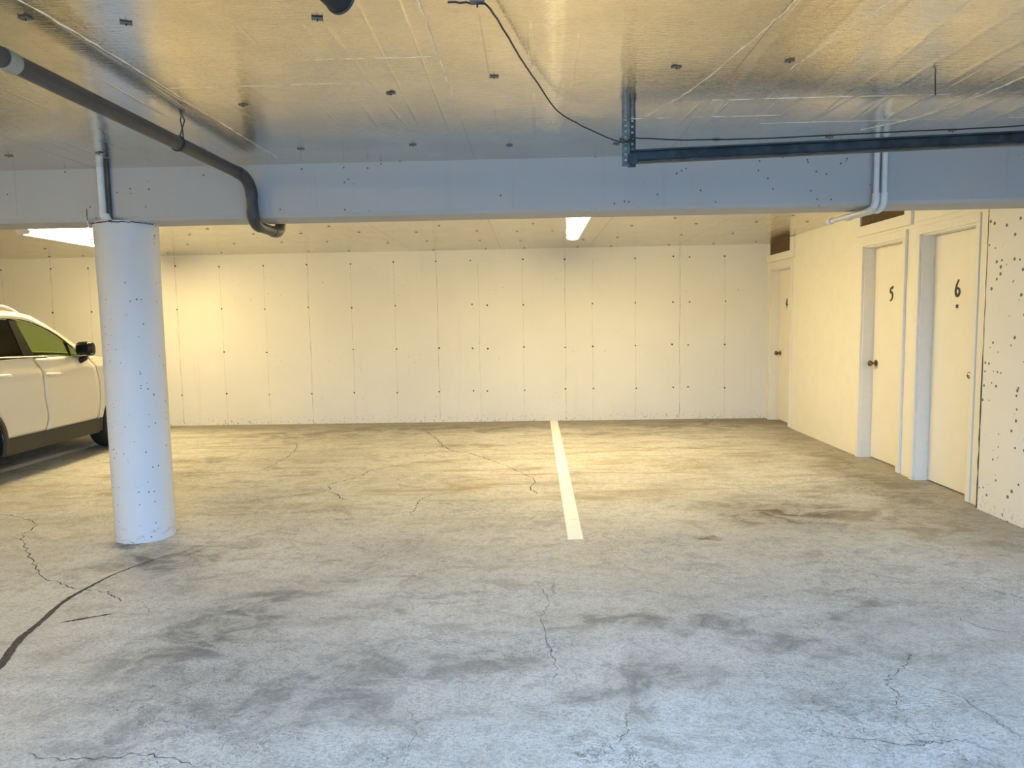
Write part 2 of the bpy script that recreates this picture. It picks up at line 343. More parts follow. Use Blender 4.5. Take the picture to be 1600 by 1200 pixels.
# insulation pins with washers, one by one
NEAR = [(-1.309, 2.375), (-.681, 2.383), (-1.285, 3.26), (-.593, 3.154), (-.136, 2.979), (.591, 2.925), (1.023, 2.888), (-1.9, 3.25), (-2.984, 4.086), (-2.442, 4.063), (-1.85, 4.07), (-1.293, 4.087), (-.65, 4.062), (-.108, 4.13), (.50, 4.15), (1.055, 4.112), (1.685, 4.116), (2.318, 4.04), (2.9, 4.1), (-1.601, 2.315), (-2.4, 3.2), (-2.9, 3.25)]
FAR = [(-5.981, 8.679), (-6.572, 9.616), (-6.104, 9.621), (-4.873, 9.508), (-4.115, 8.512), (-4.167, 9.565), (-3.268, 7.201), (-3.658, 7.623), (-3.561, 8.545), (-2.985, 7.681), (-2.973, 8.513), (-2.478, 7.71), (-2.025, 7.201), (-1.842, 7.704), (-2.433, 8.543), (-3., 9.627), (-2.456, 9.649), (-1.754, 8.813), (-1.252, 8.69), (-1.241, 7.806), (-.926, 7.326), (-.576, 7.804), (-.608, 8.738), (-1.321, 9.78), (-.606, 9.78), (-.081, 9.76), (.035, 7.33), (-.14, 7.933), (-.119, 8.899), (.249, 7.941), (.66, 8.888), (.647, 9.78), (1.08, 7.644), (1.059, 8.695), (1.101, 9.754), (1.434, 7.126), (1.799, 8.564), (1.875, 9.737), (1.749, 7.597), (2.395, 8.54), (2.462, 9.686), (2.359, 7.544), (2.98, 9.546), (2.911, 7.629), (2.58, 7.121)]
def pin_mesh():
    m = MB(); m.box(-.024, .024, -.017, .017, -.004, 0, .0015, 1); m.box(-.024, -.021, -.017, .017, -.0055, -.002); m.box(.021, .024, -.017, .017, -.0055, -.002)
    w = m.build('washer_pin', M_washer); d = MB().lathe([(.004, 0), (.003, -.011), (.0005, -.014)], (0, 0, 0), 'z', 8).build('pin', M_pin); return w, d
w0, d0 = pin_mesh()
for i, (x, y) in enumerate(NEAR + FAR):
    w = w0 if i == 0 else w0.copy(); d = d0 if i == 0 else d0.copy()
    if i: COL.objects.link(w); COL.objects.link(d)
    w.parent = ce; w.location = (x, y, ZC-.001 if i < len(NEAR) else 2.391); w.rotation_euler = (0, 0, random.uniform(-.5, .5)); w.scale = (.75, .75, .8); d.parent = w; d.location = (0, 0, 0)
    if i >= len(NEAR): w.scale = (.6, .6, .6)
MB().tube([(1.722, 3.141, ZC), (1.722, 3.135, ZC-.075)], .0025, 6).build('pin', M_pin, ce)
MB().tube([(2.38, 3.5, ZC), (2.38, 3.5, ZC-.05)], .0025, 6).build('pin', M_pin, ce)

# floor cracks, thin slivers lying in the slab surface
def crack(pts, wid, jit=.012, n=10, taper=None):
    P = smoothpts([(x, y, 0) for x, y in pts], n); m = MB(); L = []; R = []
    for i, q in enumerate(P):
        t = (P[min(i+1, len(P)-1)]-P[max(i-1, 0)]).normalized(); s_ = Vector((-t.y, t.x, 0))
        wd = wid*(.35+random.random()*.9)*(min(1, i/3, (len(P)-1-i)/3)*.85+.15) if not taper else wid*(taper+(1-taper)*(1-i/len(P)))*(.85+.3*random.random()); o_ = s_*random.uniform(-jit, jit)
        L.append(m.bm.verts.new((q.x+o_.x+s_.x*wd/2, q.y+o_.y+s_.y*wd/2, .0012))); R.append(m.bm.verts.new((q.x+o_.x-s_.x*wd/2, q.y+o_.y-s_.y*wd/2, .0012)))
    for i in range(len(P)-1): m.bm.faces.new((L[i], L[i+1], R[i+1], R[i]))
    o = m.build('crack', M_crack, fl); return o
CR = [([(-4.095, 5.206), (-3.965, 5.166), (-3.629, 4.952), (-3.507, 4.642), (-3.256, 4.339), (-2.883, 3.928), (-2.602, 3.724), (-2.415, 3.656), (-2.28, 3.609), (-2.127, 3.494)], .007), ([(-3.641, 4.969), (-3.484, 5.115), (-3.358, 5.308), (-3.3, 5.5)], .003),
      ([(-1.413, 9.154), (-1.194, 8.532), (-.944, 7.743), (-.633, 7.424), (-.373, 7.001), (-.204, 6.685), (.009, 6.185), (-.03, 5.898), (.033, 5.674)], .010), ([(-.944, 7.743), (-.5, 7.7), (.6, 7.75), (1.5, 7.65), (2.6, 7.5)], .005), ([(-.944, 7.743), (-1.2, 7.55)], .010),
      ([(-2.345, 5.542), (-2.072, 5.655), (-1.76, 5.86), (-1.8, 6.096), (-1.617, 6.394), (-1.56, 6.669), (-1.35, 6.867), (-1.1, 7.05), (-.8, 7.1)], .009), ([(-1.742, 5.836), (-1.646, 5.744), (-1.53, 5.55)], .011),
      ([(-.811, 5.71), (-.912, 5.506), (-.897, 5.257), (-.921, 5.115)], .009), ([(-2.857, 8.377), (-2.666, 7.739), (-2.626, 7.032), (-2.67, 6.64)], .008),
      ([(1.568, 2.915), (1.535, 2.842), (1.479, 2.772), (1.37, 2.676), (1.351, 2.614), (1.345, 2.545), (1.282, 2.468)], .0035), ([(1.50, 3.7), (1.70, 3.6), (1.926, 3.356), (2.006, 3.141), (2.159, 3.074)], .003),
      ([(.333, 2.462), (.308, 2.341), (.278, 2.249)], .003), ([(0, 3.773), (.07, 3.462), (.034, 3.233), (.079, 2.771), (.07, 2.669)], .0025), ([(1.5, 2.62), (1.566, 2.544), (1.598, 2.378), (1.614, 2.273)], .003), ([(-.1, 3.62), (.318, 3.628), (.752, 3.621)], .0025),
      ([(-1.73, 2.2), (-1.5, 2.17), (-1.3, 2.2), (-1.1, 2.13)], .004), ([(1.0, 2.3), (1.25, 2.25), (1.4, 2.28), (1.5, 2.2)], .003), ([(-2.1, 3.55), (-1.95, 3.4), (-1.9, 3.3)], .002), ([(-.5, 2.5), (-.42, 2.35), (-.45, 2.2)], .002)]
for pts, w_ in CR: crack(pts, w_)
big = crack([(-2.268, 2.70), (-2.268, 2.814), (-2.363, 3.055), (-2.394, 3.226), (-2.451, 3.499), (-2.444, 3.703), (-2.418, 3.898), (-2.321, 4.136), (-2.2, 4.3)], .044, .002, 12, .12)
big['label'] = 'wide dark filled joint crack running towards the column'
st = crack([(-2.293, 3.24), (-2.2, 3.29), (-2.096, 3.342)], .018, .002); st['label'] = 'short straight dark gouge beside the wide crack'

# parking stripes
tag(MB().prism([(.245, YB-.02), (.352, YB-.02), (.318, 4.475), (.218, 4.465)], lambda u, v, d: (u, v, .0006+d), .0015).build('parking_stripe', M_stripe), 'bright white painted stripe from the back wall down the middle of the floor', 'parking stripe', 'parking stripes')
tag(MB().box(-5.39, -5.26, 4.5, YB-.02, .0006, .002).build('parking_stripe', M_stripe), 'white painted stripe lying partly under the parked car', 'parking stripe', 'parking stripes')

# beam
bmw = thing('ceiling_beam', (0, BF, BZ), 'wide white-painted concrete beam crossing the whole garage above the column', 'beam')
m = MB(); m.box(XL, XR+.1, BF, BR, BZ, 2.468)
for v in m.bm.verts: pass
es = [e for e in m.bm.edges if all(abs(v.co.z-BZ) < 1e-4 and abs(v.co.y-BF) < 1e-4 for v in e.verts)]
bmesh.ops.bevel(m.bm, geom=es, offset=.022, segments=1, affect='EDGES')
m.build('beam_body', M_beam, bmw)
for x in (-4.9, -3.24, -1.33, -.1, 1.0, 2.9):
    MB().tube([(x+.002*math.sin(q), BF, BZ+.03+(.29)*q/8) for q in range(9)], .0018, 6).build('form_seam', M_beam, bmw)

# column
cl = thing('column', (-2.643, 4.64, 0), 'round white concrete column in front of the parked car', 'column')
m = MB(); zs = [0, .003, .4, .8, 1.2, 1.6, 2.0, BZ+.004]
m.lathe([(.186+(.006 if z > 1.9 else 0), z) for z in zs], (-2.643, 4.64, 0), 'z', 64); m.build('shaft', M_column, cl, smooth=30)
pts = []
N = 420; turns = 12.5
for q in range(N+1):
    a = q/N*turns*2*math.pi; pts.append((-2.643+.1863*math.cos(a), 4.64+.1863*math.sin(a), .10+q/N*1.9))
MB().tube(pts, .0016, 5).build('form_seam', M_column, cl)
m = MB(); 
for q in range(16):
    a = -2.7+q*.16; m.tube([(-2.643+.1925*math.cos(a+e*.055), 4.64+.1925*math.sin(a+e*.055), BZ-.004-.006*random.random()) for e in range(4)], .0022+.002*random.random(), 5)
m.build('top_joint', M_crack, cl)

# ------------------------------------------------------------------ doors 4, 5, 6
def stroke(m, pts, w, x):
    """flat brush stroke on the door face (plane x), pts in (y, z)"""
    P = smoothpts([(0, a, b) for a, b in pts], 7); n = len(P); A = []; B = []
    for i, q in enumerate(P):
        t = (P[min(i+1, n-1)]-P[max(i-1, 0)]).normalized(); s_ = Vector((0, -t.z, t.y)); f = i/(n-1)
        wd = w*(.5+.75*math.sin(math.pi*min(1, f*.9+.08)))/2
        A.append(q+s_*wd); B.append(q-s_*wd)
    for d0_, d1_ in ((x, x-.003),):
        fa = [m.bm.verts.new((d1_, v.y, v.z)) for v in A]; fb = [m.bm.verts.new((d1_, v.y, v.z)) for v in B]
        ba = [m.bm.verts.new((d0_, v.y, v.z)) for v in A]; bb = [m.bm.verts.new((d0_, v.y, v.z)) for v in B]
        for i in range(n-1):
            m.bm.faces.new((fa[i], fa[i+1], fb[i+1], fb[i])); m.bm.faces.new((fa[i], ba[i], ba[i+1], fa[i+1])); m.bm.faces.new((fb[i], fb[i+1], bb[i+1], bb[i]))
        m.bm.faces.new((fa[0], fb[0], bb[0], ba[0])); m.bm.faces.new((fa[-1], ba[-1], bb[-1], fb[-1]))
# digits in a 0..1 high box; u grows to the viewer's right (towards -y)
DIG = {'5': [[(.54, 1.04), (.36, .95), (.10, .92)], [(.12, .93), (.10, .75), (.08, .58)], [(.08, .58), (.28, .62), (.42, .48), (.44, .28), (.30, .08), (.06, .0)]],
       '6': [[(.36, 1.0), (.20, .80), (.06, .50), (.03, .22), (.16, .02), (.34, .03), (.46, .2), (.40, .40), (.24, .47), (.08, .36)]],
       '4': [[(.30, 1.0), (.16, .70), (-.06, .36)], [(-.06, .36), (.24, .35), (.56, .38)], [(.32, .98), (.30, .5), (.28, .0)]]}
INFO = {'4': ('door_1', 'narrow cream storage door numbered 4 beside the back wall', 1.575, 9.40), '5': ('door_2', 'cream storage door numbered 5 with a bronze knob on its left', 1.600, 6.71), '6': ('door_3', 'cream storage door numbered 6, nearest of the three', 1.612, 5.683)}
for y0, y1, zt, num in DOORS:
    nm, lab, nz, ny = INFO[num]
    D = thing(nm, (XR, (y0+y1)/2, 0), lab, None, None, 'structure'); D['category'] = 'door'
    MB().box(XR+.10, XR+.138, y0+.020, y1-.020, .010, zt-.020, .002).build('door_panel', M_door, D)
    for side, a, b in (('l', y1-.018, y1), ('r', y0, y0+.018)):
        MB().box(XR-.002, XR+.15, a, b, 0, zt).build('door_jamb', M_trim, D)
        MB().box(XR+.138, XR+.15, a-(.02 if side == 'l' else 0), b+(.02 if side == 'r' else 0), 0, zt).build('door_stop', M_trim, D)
    MB().box(XR-.002, XR+.15, y0, y1, zt-.018, zt).build('door_jamb', M_trim, D)
    cw = .045; zc = zt+.065
    hd = MB().box(XR-.024, XR, y0-cw, y1+cw, zt-.004, zc, .003); hd.build('casing', M_trim, D)
    MB().box(XR-.024, XR, y1-.004, y1+cw, .0, zt-.004, .003).build('casing', M_trim, D)
    MB().box(XR-.024, XR, y0-cw, y0+.004, .012, zt-.004, .003).build('casing', M_trim, D)
    # number
    H = .125; m = MB(); sgn = -1
    for s_ in DIG[num]: stroke(m, [(ny+.03-u*H*.95, nz-H/2+v*H) for u, v in s_], .020, XR+.1)
    n_ = m.build('door_number', M_num, D); n_['label'] = 'black numeral %s' % num
    if num == '6':
        o = MB().box(XR+.096, XR+.1, ny-.014, ny+.014, 1.453, 1.481, .001).build('plate', M_num, D); o['label'] = 'small black square under the numeral'
    # knob
    ky = {'4': y1-.085, '5': y1-.085, '6': y0+.105}[num]; kz = {'4': .915, '5': .94, '6': .945}[num]
    K = MB().lathe([(.033, 0), (.033, -.004), (.026, -.010), (.013, -.014), (.012, -.034), (.022, -.042), (.028, -.054), (.027, -.066), (.018, -.074), (.0001, -.076)], (XR+.1, ky, kz), 'x', 24).build('door_knob', M_nickel if num == '6' else M_knob, D, smooth=50)
    MB().lathe([(.006, -.0762), (.005, -.078), (.0001, -.0785)], (XR+.1, ky, kz), 'x', 12).build('key_cylinder', M_pin, K)
    for hz in (.25, 1.05, 1.8):
        hy = {'4': y0+.02, '5': y0+.02, '6': y1-.02}[num]; MB().tube([(XR+.097, hy, hz), (XR+.097, hy, hz+.09)], .006, 8).build('hinge', M_trim, D)
MB().tube([(XC-.0005, 5.101+.0015*math.sin(i*2.1), .01+i*.085) for i in range(29)], [.0015+.0045*abs(math.sin(i*1.7+1))*(1 if i < 13 else .25) for i in range(29)], 6).build('joint_gap', M_crack, wr)
# flat boards and vent panels above and beside the doors
tag(MB().box(XR-.014, XR, 5.112, 5.236, .012, 2.39, .003).build('trim_1', M_trim), 'flat cream board between door 6 and the pitted concrete wall', kind='structure')
tag(MB().box(XR-.012, XR, 5.44, 6.12, 2.178, 2.388, .003).build('trim_2', M_trim), 'flat cream panel above door 6', kind='structure')
def vent(y0, y1, z0, oy0, oy1, oz0, label):
    V = thing('vent', (XR, (y0+y1)/2, z0), label, 'vent', 'screened vents above the storage doors')
    x0, x1 = XR-.026, XR-.001
    m = MB(); m.box(x0, x1, y0, y1, z0, oz0, .002); m.box(x0, x1, y0, oy0, oz0, 2.388, .002); m.box(x0, x1, oy1, y1, oz0, 2.388, .002); m.build('frame', M_trim, V)
    g = MB(); g.box(XR-.008, XR-.001, oy0, oy1, oz0, 2.389); g.build('backing', M_screen, V)
    g = MB(); n = int((oy1-oy0)/.012)
    for i in range(n): y = oy0+(i+.5)*(oy1-oy0)/n; g.box(XR-.011, XR-.0085, y-.0015, y+.0015, oz0, 2.388)
    for i in range(9): z = oz0+.01+i*.0145; g.box(XR-.0125, XR-.011, oy0, oy1, z, z+.003)
    o = g.build('mesh_screen', M_screen, V); o['kind'] = 'stuff'; return V
vent(8.868, 9.845, 2.132, 8.99, 9.745, 2.225, 'small brown screened vent above door 4 in the far corner')
vent(6.175, 7.18, 2.169, 6.285, 7.11, 2.266, 'brown screened vent above door 5 partly hidden by the beam')

# ------------------------------------------------------------------ lamps
def lamp(x, y0, y1, label, dz=.03):
    L = thing('ceiling_light', (x, (y0+y1)/2, 2.39), label, 'ceiling light', 'fluorescent ceiling lights')
    MB().box(x-.055, x+.055, y0, y1, 2.368, 2.391, .004).build('housing', M_housing, L)
    m = MB(); prof = [(-.068, 2.372), (-.065, 2.35), (-.048, 2.336), (0, 2.33), (.048, 2.336), (.065, 2.35), (.068, 2.372)]
    m.prism([(x+u, z) for u, z in prof], lambda u, v, d: (u, y0+.02+d, v), y1-y0-.04); m.build('lens', M_lens, L, smooth=40)
    for a, b in ((y0, y0+.02), (y1-.02, y1)): MB().prism([(x+u*1.03, z-(.002 if z < 2.36 else 0)) for u, z in prof], lambda u, v, d: (u, a+d, v), .02).build('end_cap', M_housing, L)
lamp(.495, 6.0, 8.32, 'short bright fluorescent light on the rear ceiling left of door 4')
lamp(-4.93, 6.85, 8.9, 'long bright fluorescent light on the rear ceiling above the parked car')
lamp(-4.7, -.9, 1.5, 'unseen fill light added on the front ceiling left of the camera')  # unseen lamp added to warm the front-left floor
lamp(-8.6, 3.0, 4.2, 'unseen fill light added on the front ceiling by the left wall')  # another unseen lamp added in the front bay

# ------------------------------------------------------------------ pipes
DP = thing('drain_pipe', (-1.71, 3.2, 2.3), 'black plastic drain pipe running along the ceiling and stepping down under the beam', 'pipe')
px_ = -1.712; R = .033
path = [(px_, -1.4, 2.296), (px_, 2.0, 2.298), (px_, 4.2, 2.312)]
MB().tube(path, R, 24).build('long_run', M_pipe, DP, smooth=40)
def elbow(a, c, b, n=8):
    a, c, b = Vector(a), Vector(c), Vector(b); return [a*(1-t)**2+c*2*t*(1-t)+b*t*t for t in [i/n for i in range(n+1)]]
e1 = elbow((px_, 4.2, 2.312), (px_, 4.405, 2.316), (px_, 4.41, 2.20)); MB().tube(e1, R*1.1, 24).build('elbow', M_pipe, DP, smooth=40)
MB().tube([(px_, 4.41, 2.21), (px_, 4.41, 2.12)], R, 24).build('drop', M_pipe, DP, smooth=40)
e2 = elbow((px_, 4.41, 2.13), (px_, 4.412, 2.035), (px_, 4.51, 2.035)); MB().tube(e2, R*1.1, 24).build('elbow', M_pipe, DP, smooth=40)
MB().tube([(px_, 4.50, 2.035), (px_, 4.80, 2.035)], R, 24).build('under_run', M_pipe, DP, smooth=40)
MB().lathe([(R*1.12, 0), (R*1.12, .03)], (px_, 4.74, 2.035), 'y', 24).build('coupling', M_pipe, DP, smooth=40)
e3 = elbow((px_, 4.78, 2.035), (px_, 4.90, 2.035), (px_, 4.905, 2.15)); MB().tube(e3, R*1.08, 24).build('elbow', M_pipe, DP, smooth=40)
MB().tube([(px_, 4.905, 2.14), (px_, 4.905, 2.40)], R, 24).build('riser', M_pipe, DP, smooth=40)
o = MB().lathe([(R*1.1, 0), (R*1.1, .055)], (px_, 2.345, 2.299), 'y', 24).build('coupling', M_pipe_band, DP, smooth=40); o['label'] = 'grey band around the pipe'
m = MB()
m.tube([(px_+math.sin(a)*(R+.003), 3.50, 2.306-math.cos(a)*(R+.003)) for a in [i*2*math.pi/20 for i in range(21)]], .0035, 8)
m.tube([(px_+.03, 3.50, 2.325), (px_+.034, 3.49, 2.36), (px_+.03, 3.48, 2.41)], .0032, 8); m.tube([(px_+.012, 3.50, 2.335), (px_+.03, 3.49, 2.37), (px_+.048, 3.485, 2.41)], .0032, 8)
m.build('hanger_wire', M_cable, DP)

# pipe beside the column, in front of the beam
VP = thing('conduit', (-2.66, BF, BZ), 'pale vertical conduit in front of the beam above the column', 'conduit')
MB().tube([(-2.672, BF-.028, BZ+.02), (-2.672, BF-.028, 2.41)], .021, 16).build('pipe', M_pvc, VP, smooth=40)
MB().tube([(-2.634, BF-.016, BZ-.005), (-2.634, BF-.016, 2.41)], .0125, 12).build('dark_tube', M_pipe, VP, smooth=40)  # thin dark tube along the right edge of the pale pipe
MB().lathe([(.035, -.004), (.026, .02), (.022, .035)], (-2.655, BF-.026, BZ+.006), 'z', 16).build('caulk_collar', M_pvc, VP, smooth=40)

WP = thing('conduit', (2.1, 4.43, BZ), 'pair of white pipes down the beam face above door 5', 'conduit')
for x, yend, lab in ((2.105, 4.98, 0), (2.152, 4.80, 0)):
    r_ = .0165
    MB().tube([(x, 4.440, 2.15), (x, 4.440, 2.41)], r_, 16).build('vertical_pipe', M_pvc, WP, smooth=40)
    MB().lathe([(r_*1.35, 0), (r_*1.35, .05)], (x, 4.440, 2.10), 'z', 16).build('coupling', M_pvc, WP, smooth=40)
    MB().tube(elbow((x, 4.440, 2.115), (x, 4.440, 2.055), (x-.01, 4.51, 2.055)), r_*1.3, 16).build('elbow', M_pvc, WP, smooth=40)
    MB().tube([(x-.01, 4.50, 2.055), (x-.045, yend, 2.055)], r_, 16).build('under_pipe', M_pvc, WP, smooth=40)
    MB().lathe([(r_*1.35, 0), (r_*1.35, .045), (r_*.5, .046)], (x-.045, yend-.02, 2.055), 'y', 16).build('end_fitting', M_pvc, WP, smooth=40)

# ------------------------------------------------------------------ hanging rail with perforated angle
TR = thing('door_track', (.5, 3.66, 2.19), 'dark steel track hanging below the ceiling and running off to the right', 'track')
A, B = Vector((.500, 3.66, 2.226)), Vector((3.19, 3.66, 2.292))
sl = (B.z-A.z)/(B.x-A.x)
m = MB(); prof = [(-.018, -.034), (.016, -.034), (.016, -.026), (-.010, -.026), (-.010, .024), (.016, .024), (.016, .032), (-.018, .032)]
m.prism(prof, lambda u, v, d: (A.x+d, A.y-u-.0, A.z+v+sl*d), B.x-A.x); m.build('rail', M_rail, TR)
MB().tube([(A.x+.05, 3.642, A.z-.028+sl*.05), (B.x, 3.642, B.z-.028)], .007, 8).build('rail_lip', M_rail, TR)
for q in (.35, 1.1, 1.9): MB().lathe([(.006, 0), (.006, -.006)], (A.x+q, 3.642, A.z+.004+sl*q), 'y', 10).build('bolt', M_pin, TR)
ang = MB(); hz = [2.20+.028*i for i in range(8)]
def perforated(fix, w0_, w1_, ax):
    """steel strip with real square holes; ax: 'x' strip faces the camera, 'y' strip seen edge-on"""
    ys = [w0_, w0_+(w1_-w0_)*.33, w0_+(w1_-w0_)*.67, w1_]; zs_ = [2.175]
    for h in hz: zs_ += [h, h+.011]
    zs_.append(2.41)
    for i in range(3):
        for j in range(len(zs_)-1):
            if i == 1 and j % 2 == 1: continue
            if ax == 'x': ang.box(ys[i], ys[i+1], fix, fix+.003, zs_[j], zs_[j+1])
            else: ang.box(fix, fix+.003, ys[i], ys[i+1], zs_[j], zs_[j+1])
perforated(3.635, .466, .502, 'x'); perforated(.502, 3.635, 3.68, 'y')
ang.build('perforated_angle', M_steel, TR)
ang = MB(); perforated(3.66, .505, .538, 'x'); ang.build('perforated_angle', M_rail, TR)
MB().box(.496, .543, 3.63, 3.66, 2.188, 2.235, .002).build('corner_bracket', M_rail, TR)

# cable
CB = thing('cable', (-.1, 2.3, 2.38), 'thin black cable sagging under the ceiling to the track hanger', 'cable')
def wob(pts, a=.002): return [Vector((p.x+random.uniform(-a, a), p.y+random.uniform(-a, a), p.z+random.uniform(-a, a))) for p in pts]
c1 = smoothpts([(-.24, 2.24, 2.385), (-.17, 2.255, 2.387), (-.12, 2.262, 2.38), (-.071, 2.46, 2.375), (-.021, 2.70, 2.372), (.027, 2.905, 2.373), (.131, 3.30, 2.36), (.23, 3.46, 2.345), (.34, 3.56, 2.320), (.42, 3.61, 2.300), (.467, 3.628, 2.290)], 6)
MB().tube(wob(c1, .0012), .0032, 8).build('cable_run', M_cable, CB)
c2 = smoothpts([(.51, 3.625, 2.312), (.57, 3.62, 2.306), (.8, 3.62, 2.293), (1.2, 3.615, 2.291), (1.8, 3.61, 2.305), (2.4, 3.61, 2.32), (3.19, 3.61, 2.37)], 8)
MB().tube(wob(c2, .001), .0035, 8).build('cable_run', M_cable, CB)
MB().tube([(.484+.028*math.cos(a), 3.628+.010*math.sin(a), 2.300+.010*math.sin(a*2+1)) for a in [i*4*math.pi/40 for i in range(41)]], .0032, 8).build('knot', M_cable, CB)
MB().box(-.172, -.128, 2.235, 2.262, 2.383, 2.404, .002).build('clip_plate', M_washer, CB)
MB().tube([(-.15, 2.25, 2.384), (-.15, 2.25, 2.372)], .003, 6).build('clip_pin', M_pin, CB)

# black can fitting at the top edge
SP = thing('pipe_stub', (-.53, 2.12, 2.40), 'black flared fitting hanging from the ceiling at the top edge of the photo', 'fitting')
m = MB(); m.tube([(-.64, 1.85, 2.385), (-.62, 1.93, 2.378), (-.565, 2.07, 2.366), (-.54, 2.125, 2.36)], [.022, .026, .040, .046], 28); m.build('body', M_cable, SP, smooth=40)
MB().tube([(-.5405, 2.123, 2.36), (-.537, 2.132, 2.359)], .049, 28).build('rim', M_pipe, SP, smooth=40)
MB().tube([(-.63, 1.87, 2.384), (-.635, 1.85, 2.41)], .018, 12).build('stem', M_cable, SP)

# stain-drip hanging from a ceiling hook in front of the left lamp
HK = thing('hook_wire', (-2.78, 4.60, BZ), 'thin dark wire with white caulk drip hanging under the beam left of the column', 'wire')
MB().tube(wob([Vector((-2.79, BF-.004, BZ+.075-i*.012)) for i in range(7)], .001), .0018, 6).build('wire', M_cable, HK)
MB().tube([(-2.79, BF-.006, BZ+.004), (-2.79, BF+.01, BZ-.03), (-2.788, BF+.012, BZ-.06), (-2.785, BF+.012, BZ-.10), (-2.782, BF+.012, BZ-.132), (-2.781, BF+.012, BZ-.15)], [.003, .005, .0025, .0035, .0055, .001], 8).build('drip', M_pvc, HK, smooth=60)
MB().tube([(-2.79, BF, BZ-.008), (-2.765, BF, BZ-.012)], .0018, 6).build('barb', M_cable, HK)

# ------------------------------------------------------------------ parked car, nose to the back wall
k = NT('pearl_paint'); n = k.noise(k.coord(), 3, 2, .5)
M_body = k.set(color=k.mix(n, (.66, .63, .56), (.70, .67, .60)), rough=.32, metal=.15, coat=.8, normal=k.bump(k.noise(k.coord(), 300, 1, .5), .02, .001))
M_clad = plain('black_cladding', (.035, .033, .028), .6, bump=.3, scale=160)
M_glossblack = plain('gloss_black', (.008, .008, .008), .22, bump=0, spec=.35)
M_pillar = plain('pillar_film', (.006, .006, .005), .75, bump=0, spec=.12)
M_chrome = plain('chrome_strip', (.75, .74, .70), .15, 1.0, var=.03, bump=0)
M_tyre = plain('tyre_rubber', (.018, .018, .018), .8)
M_rim = plain('alloy_rim', (.45, .45, .46), .3, 1.0, var=.05)
M_inside = plain('cabin_trim', (.035, .035, .033), .85)
M_red = plain('tail_lamp_red', (.45, .02, .02), .15, coat=.6)
M_clear = plain('head_lamp_clear', (.6, .62, .65), .08, coat=1.)
k = NT('tinted_glass'); k.t.nodes.remove(k.b); tr = k.node('ShaderNodeBsdfTransparent'); tr.inputs[0].default_value = (.74, .82, .60, 1)
gl = k.node('ShaderNodeBsdfGlossy'); gl.inputs['Roughness'].default_value = .03; lw = k.node('ShaderNodeLayerWeight'); fr = k.math('ADD', k.math('MULTIPLY', k.math('POWER', lw.outputs['Facing'], 5.), .6), .03)
mx = k.node('ShaderNodeMixShader'); k.l.new(fr, mx.inputs[0]); k.l.new(tr.outputs[0], mx.inputs[1]); k.l.new(gl.outputs[0], mx.inputs[2]); k.l.new(mx.outputs[0], k.n['Material Output'].inputs[0]); M_glass = k.m
k = NT('privacy_glass'); k.t.nodes.remove(k.b); tr = k.node('ShaderNodeBsdfTransparent'); tr.inputs[0].default_value = (.10, .12, .08, 1)
gl = k.node('ShaderNodeBsdfGlossy'); gl.inputs['Roughness'].default_value = .03; lw = k.node('ShaderNodeLayerWeight'); fr = k.math('ADD', k.math('MULTIPLY', k.math('POWER', lw.outputs['Facing'], 5.), .6), .03)
mx = k.node('ShaderNodeMixShader'); k.l.new(fr, mx.inputs[0]); k.l.new(tr.outputs[0], mx.inputs[1]); k.l.new(gl.outputs[0], mx.inputs[2]); k.l.new(mx.outputs[0], k.n['Material Output'].inputs[0]); M_glass2 = k.m

CX = -5.78; HW = .90
CAR = thing('car', (CX, 7.1, 0), 'pearl white crossover wagon parked nose in beyond the column', 'car')
def plan(y):                                                  # narrowing of the body towards nose and tail
    a = max(0, (y-8.25)/.65); b = max(0, (5.75-y)/.65); return .20*a**2.4 + .14*b**2.2
def side(y, z):                                               # half width of the body at (y, z)
    if z > 1.12: return HW - .02 - (z-1.12)*.42 - plan(y)
    return HW - .035*((z-.72)/.4)**2*(1 if z > .72 else .8) - plan(y)*(1+.25*max(0, (z-.8))) + (.010*math.exp(-((z-.98)/.03)**2))
def P3(s, y, z, off=0): return Vector((CX + s*(side(y, z)+off), y, z))
ARC = .385; YF, YRR, ZW = 8.245, 5.965, .335
def arch(y, yc, r=ARC): return ZW + math.sqrt(max(0, r*r-(y-yc)**2)) if abs(y-yc) < r else 0
SEAM = [(.30, 6.906), (.396, 6.92), (.508, 6.962), (.62, 6.935), (.742, 6.915), (.9, 6.925), (.964, 6.92), (1.058, 6.887), (1.125, 6.825)]
FEND = [(.30, 7.79), (.392, 7.795), (.613, 7.82), (.847, 7.82), (.985, 7.78), (1.10, 7.66)]
BELT = [(5.1, 1.165), (6.4, 1.15), (6.84, 1.135), (7.6, 1.11), (7.75, 1.09), (8.2, 1.035), (8.6, .95), (8.9, .80)]
def sm(tab, v):
    return sum(lerp(tab, v+d*.02) for d in (-1, 0, 1))/3
gap = .007
def rear_edge(z):
    e = YRR + math.sqrt(max(0, (ARC+.045)**2-(z-ZW)**2)) if z < ZW+ARC+.04 else YRR
    return max(e, lerp([(.3, 6.30), (.62, 6.31), (.75, 6.22), (.95, 6.14), (1.14, 6.20)], z) if z < 1.2 else e)
def by_z(name, y0, y1, z0, z1, mat, s, parent=CAR, nu=16, nv=22, off=0):
    def f(u, v):
        zt = z1 if not callable(z1) else None
        z = z0+(z1-z0)*v if zt is not None else None
        a, b = y0(z), y1(z); return P3(s, a+(b-a)*u, z, off)
    return MB().grid(f, nu, nv).build(name, mat, parent, smooth=60, solid=.012)
def by_y(name, ya, yb, lo, hi, mat, s, parent=CAR, nu=30, nv=14, off=0):
    def f(u, v):
        y = ya+(yb-ya)*u; a, b = lo(y), hi(y); return P3(s, y, a+(b-a)*v, off)
    return MB().grid(f, nu, nv).build(name, mat, parent, smooth=60, solid=.012)
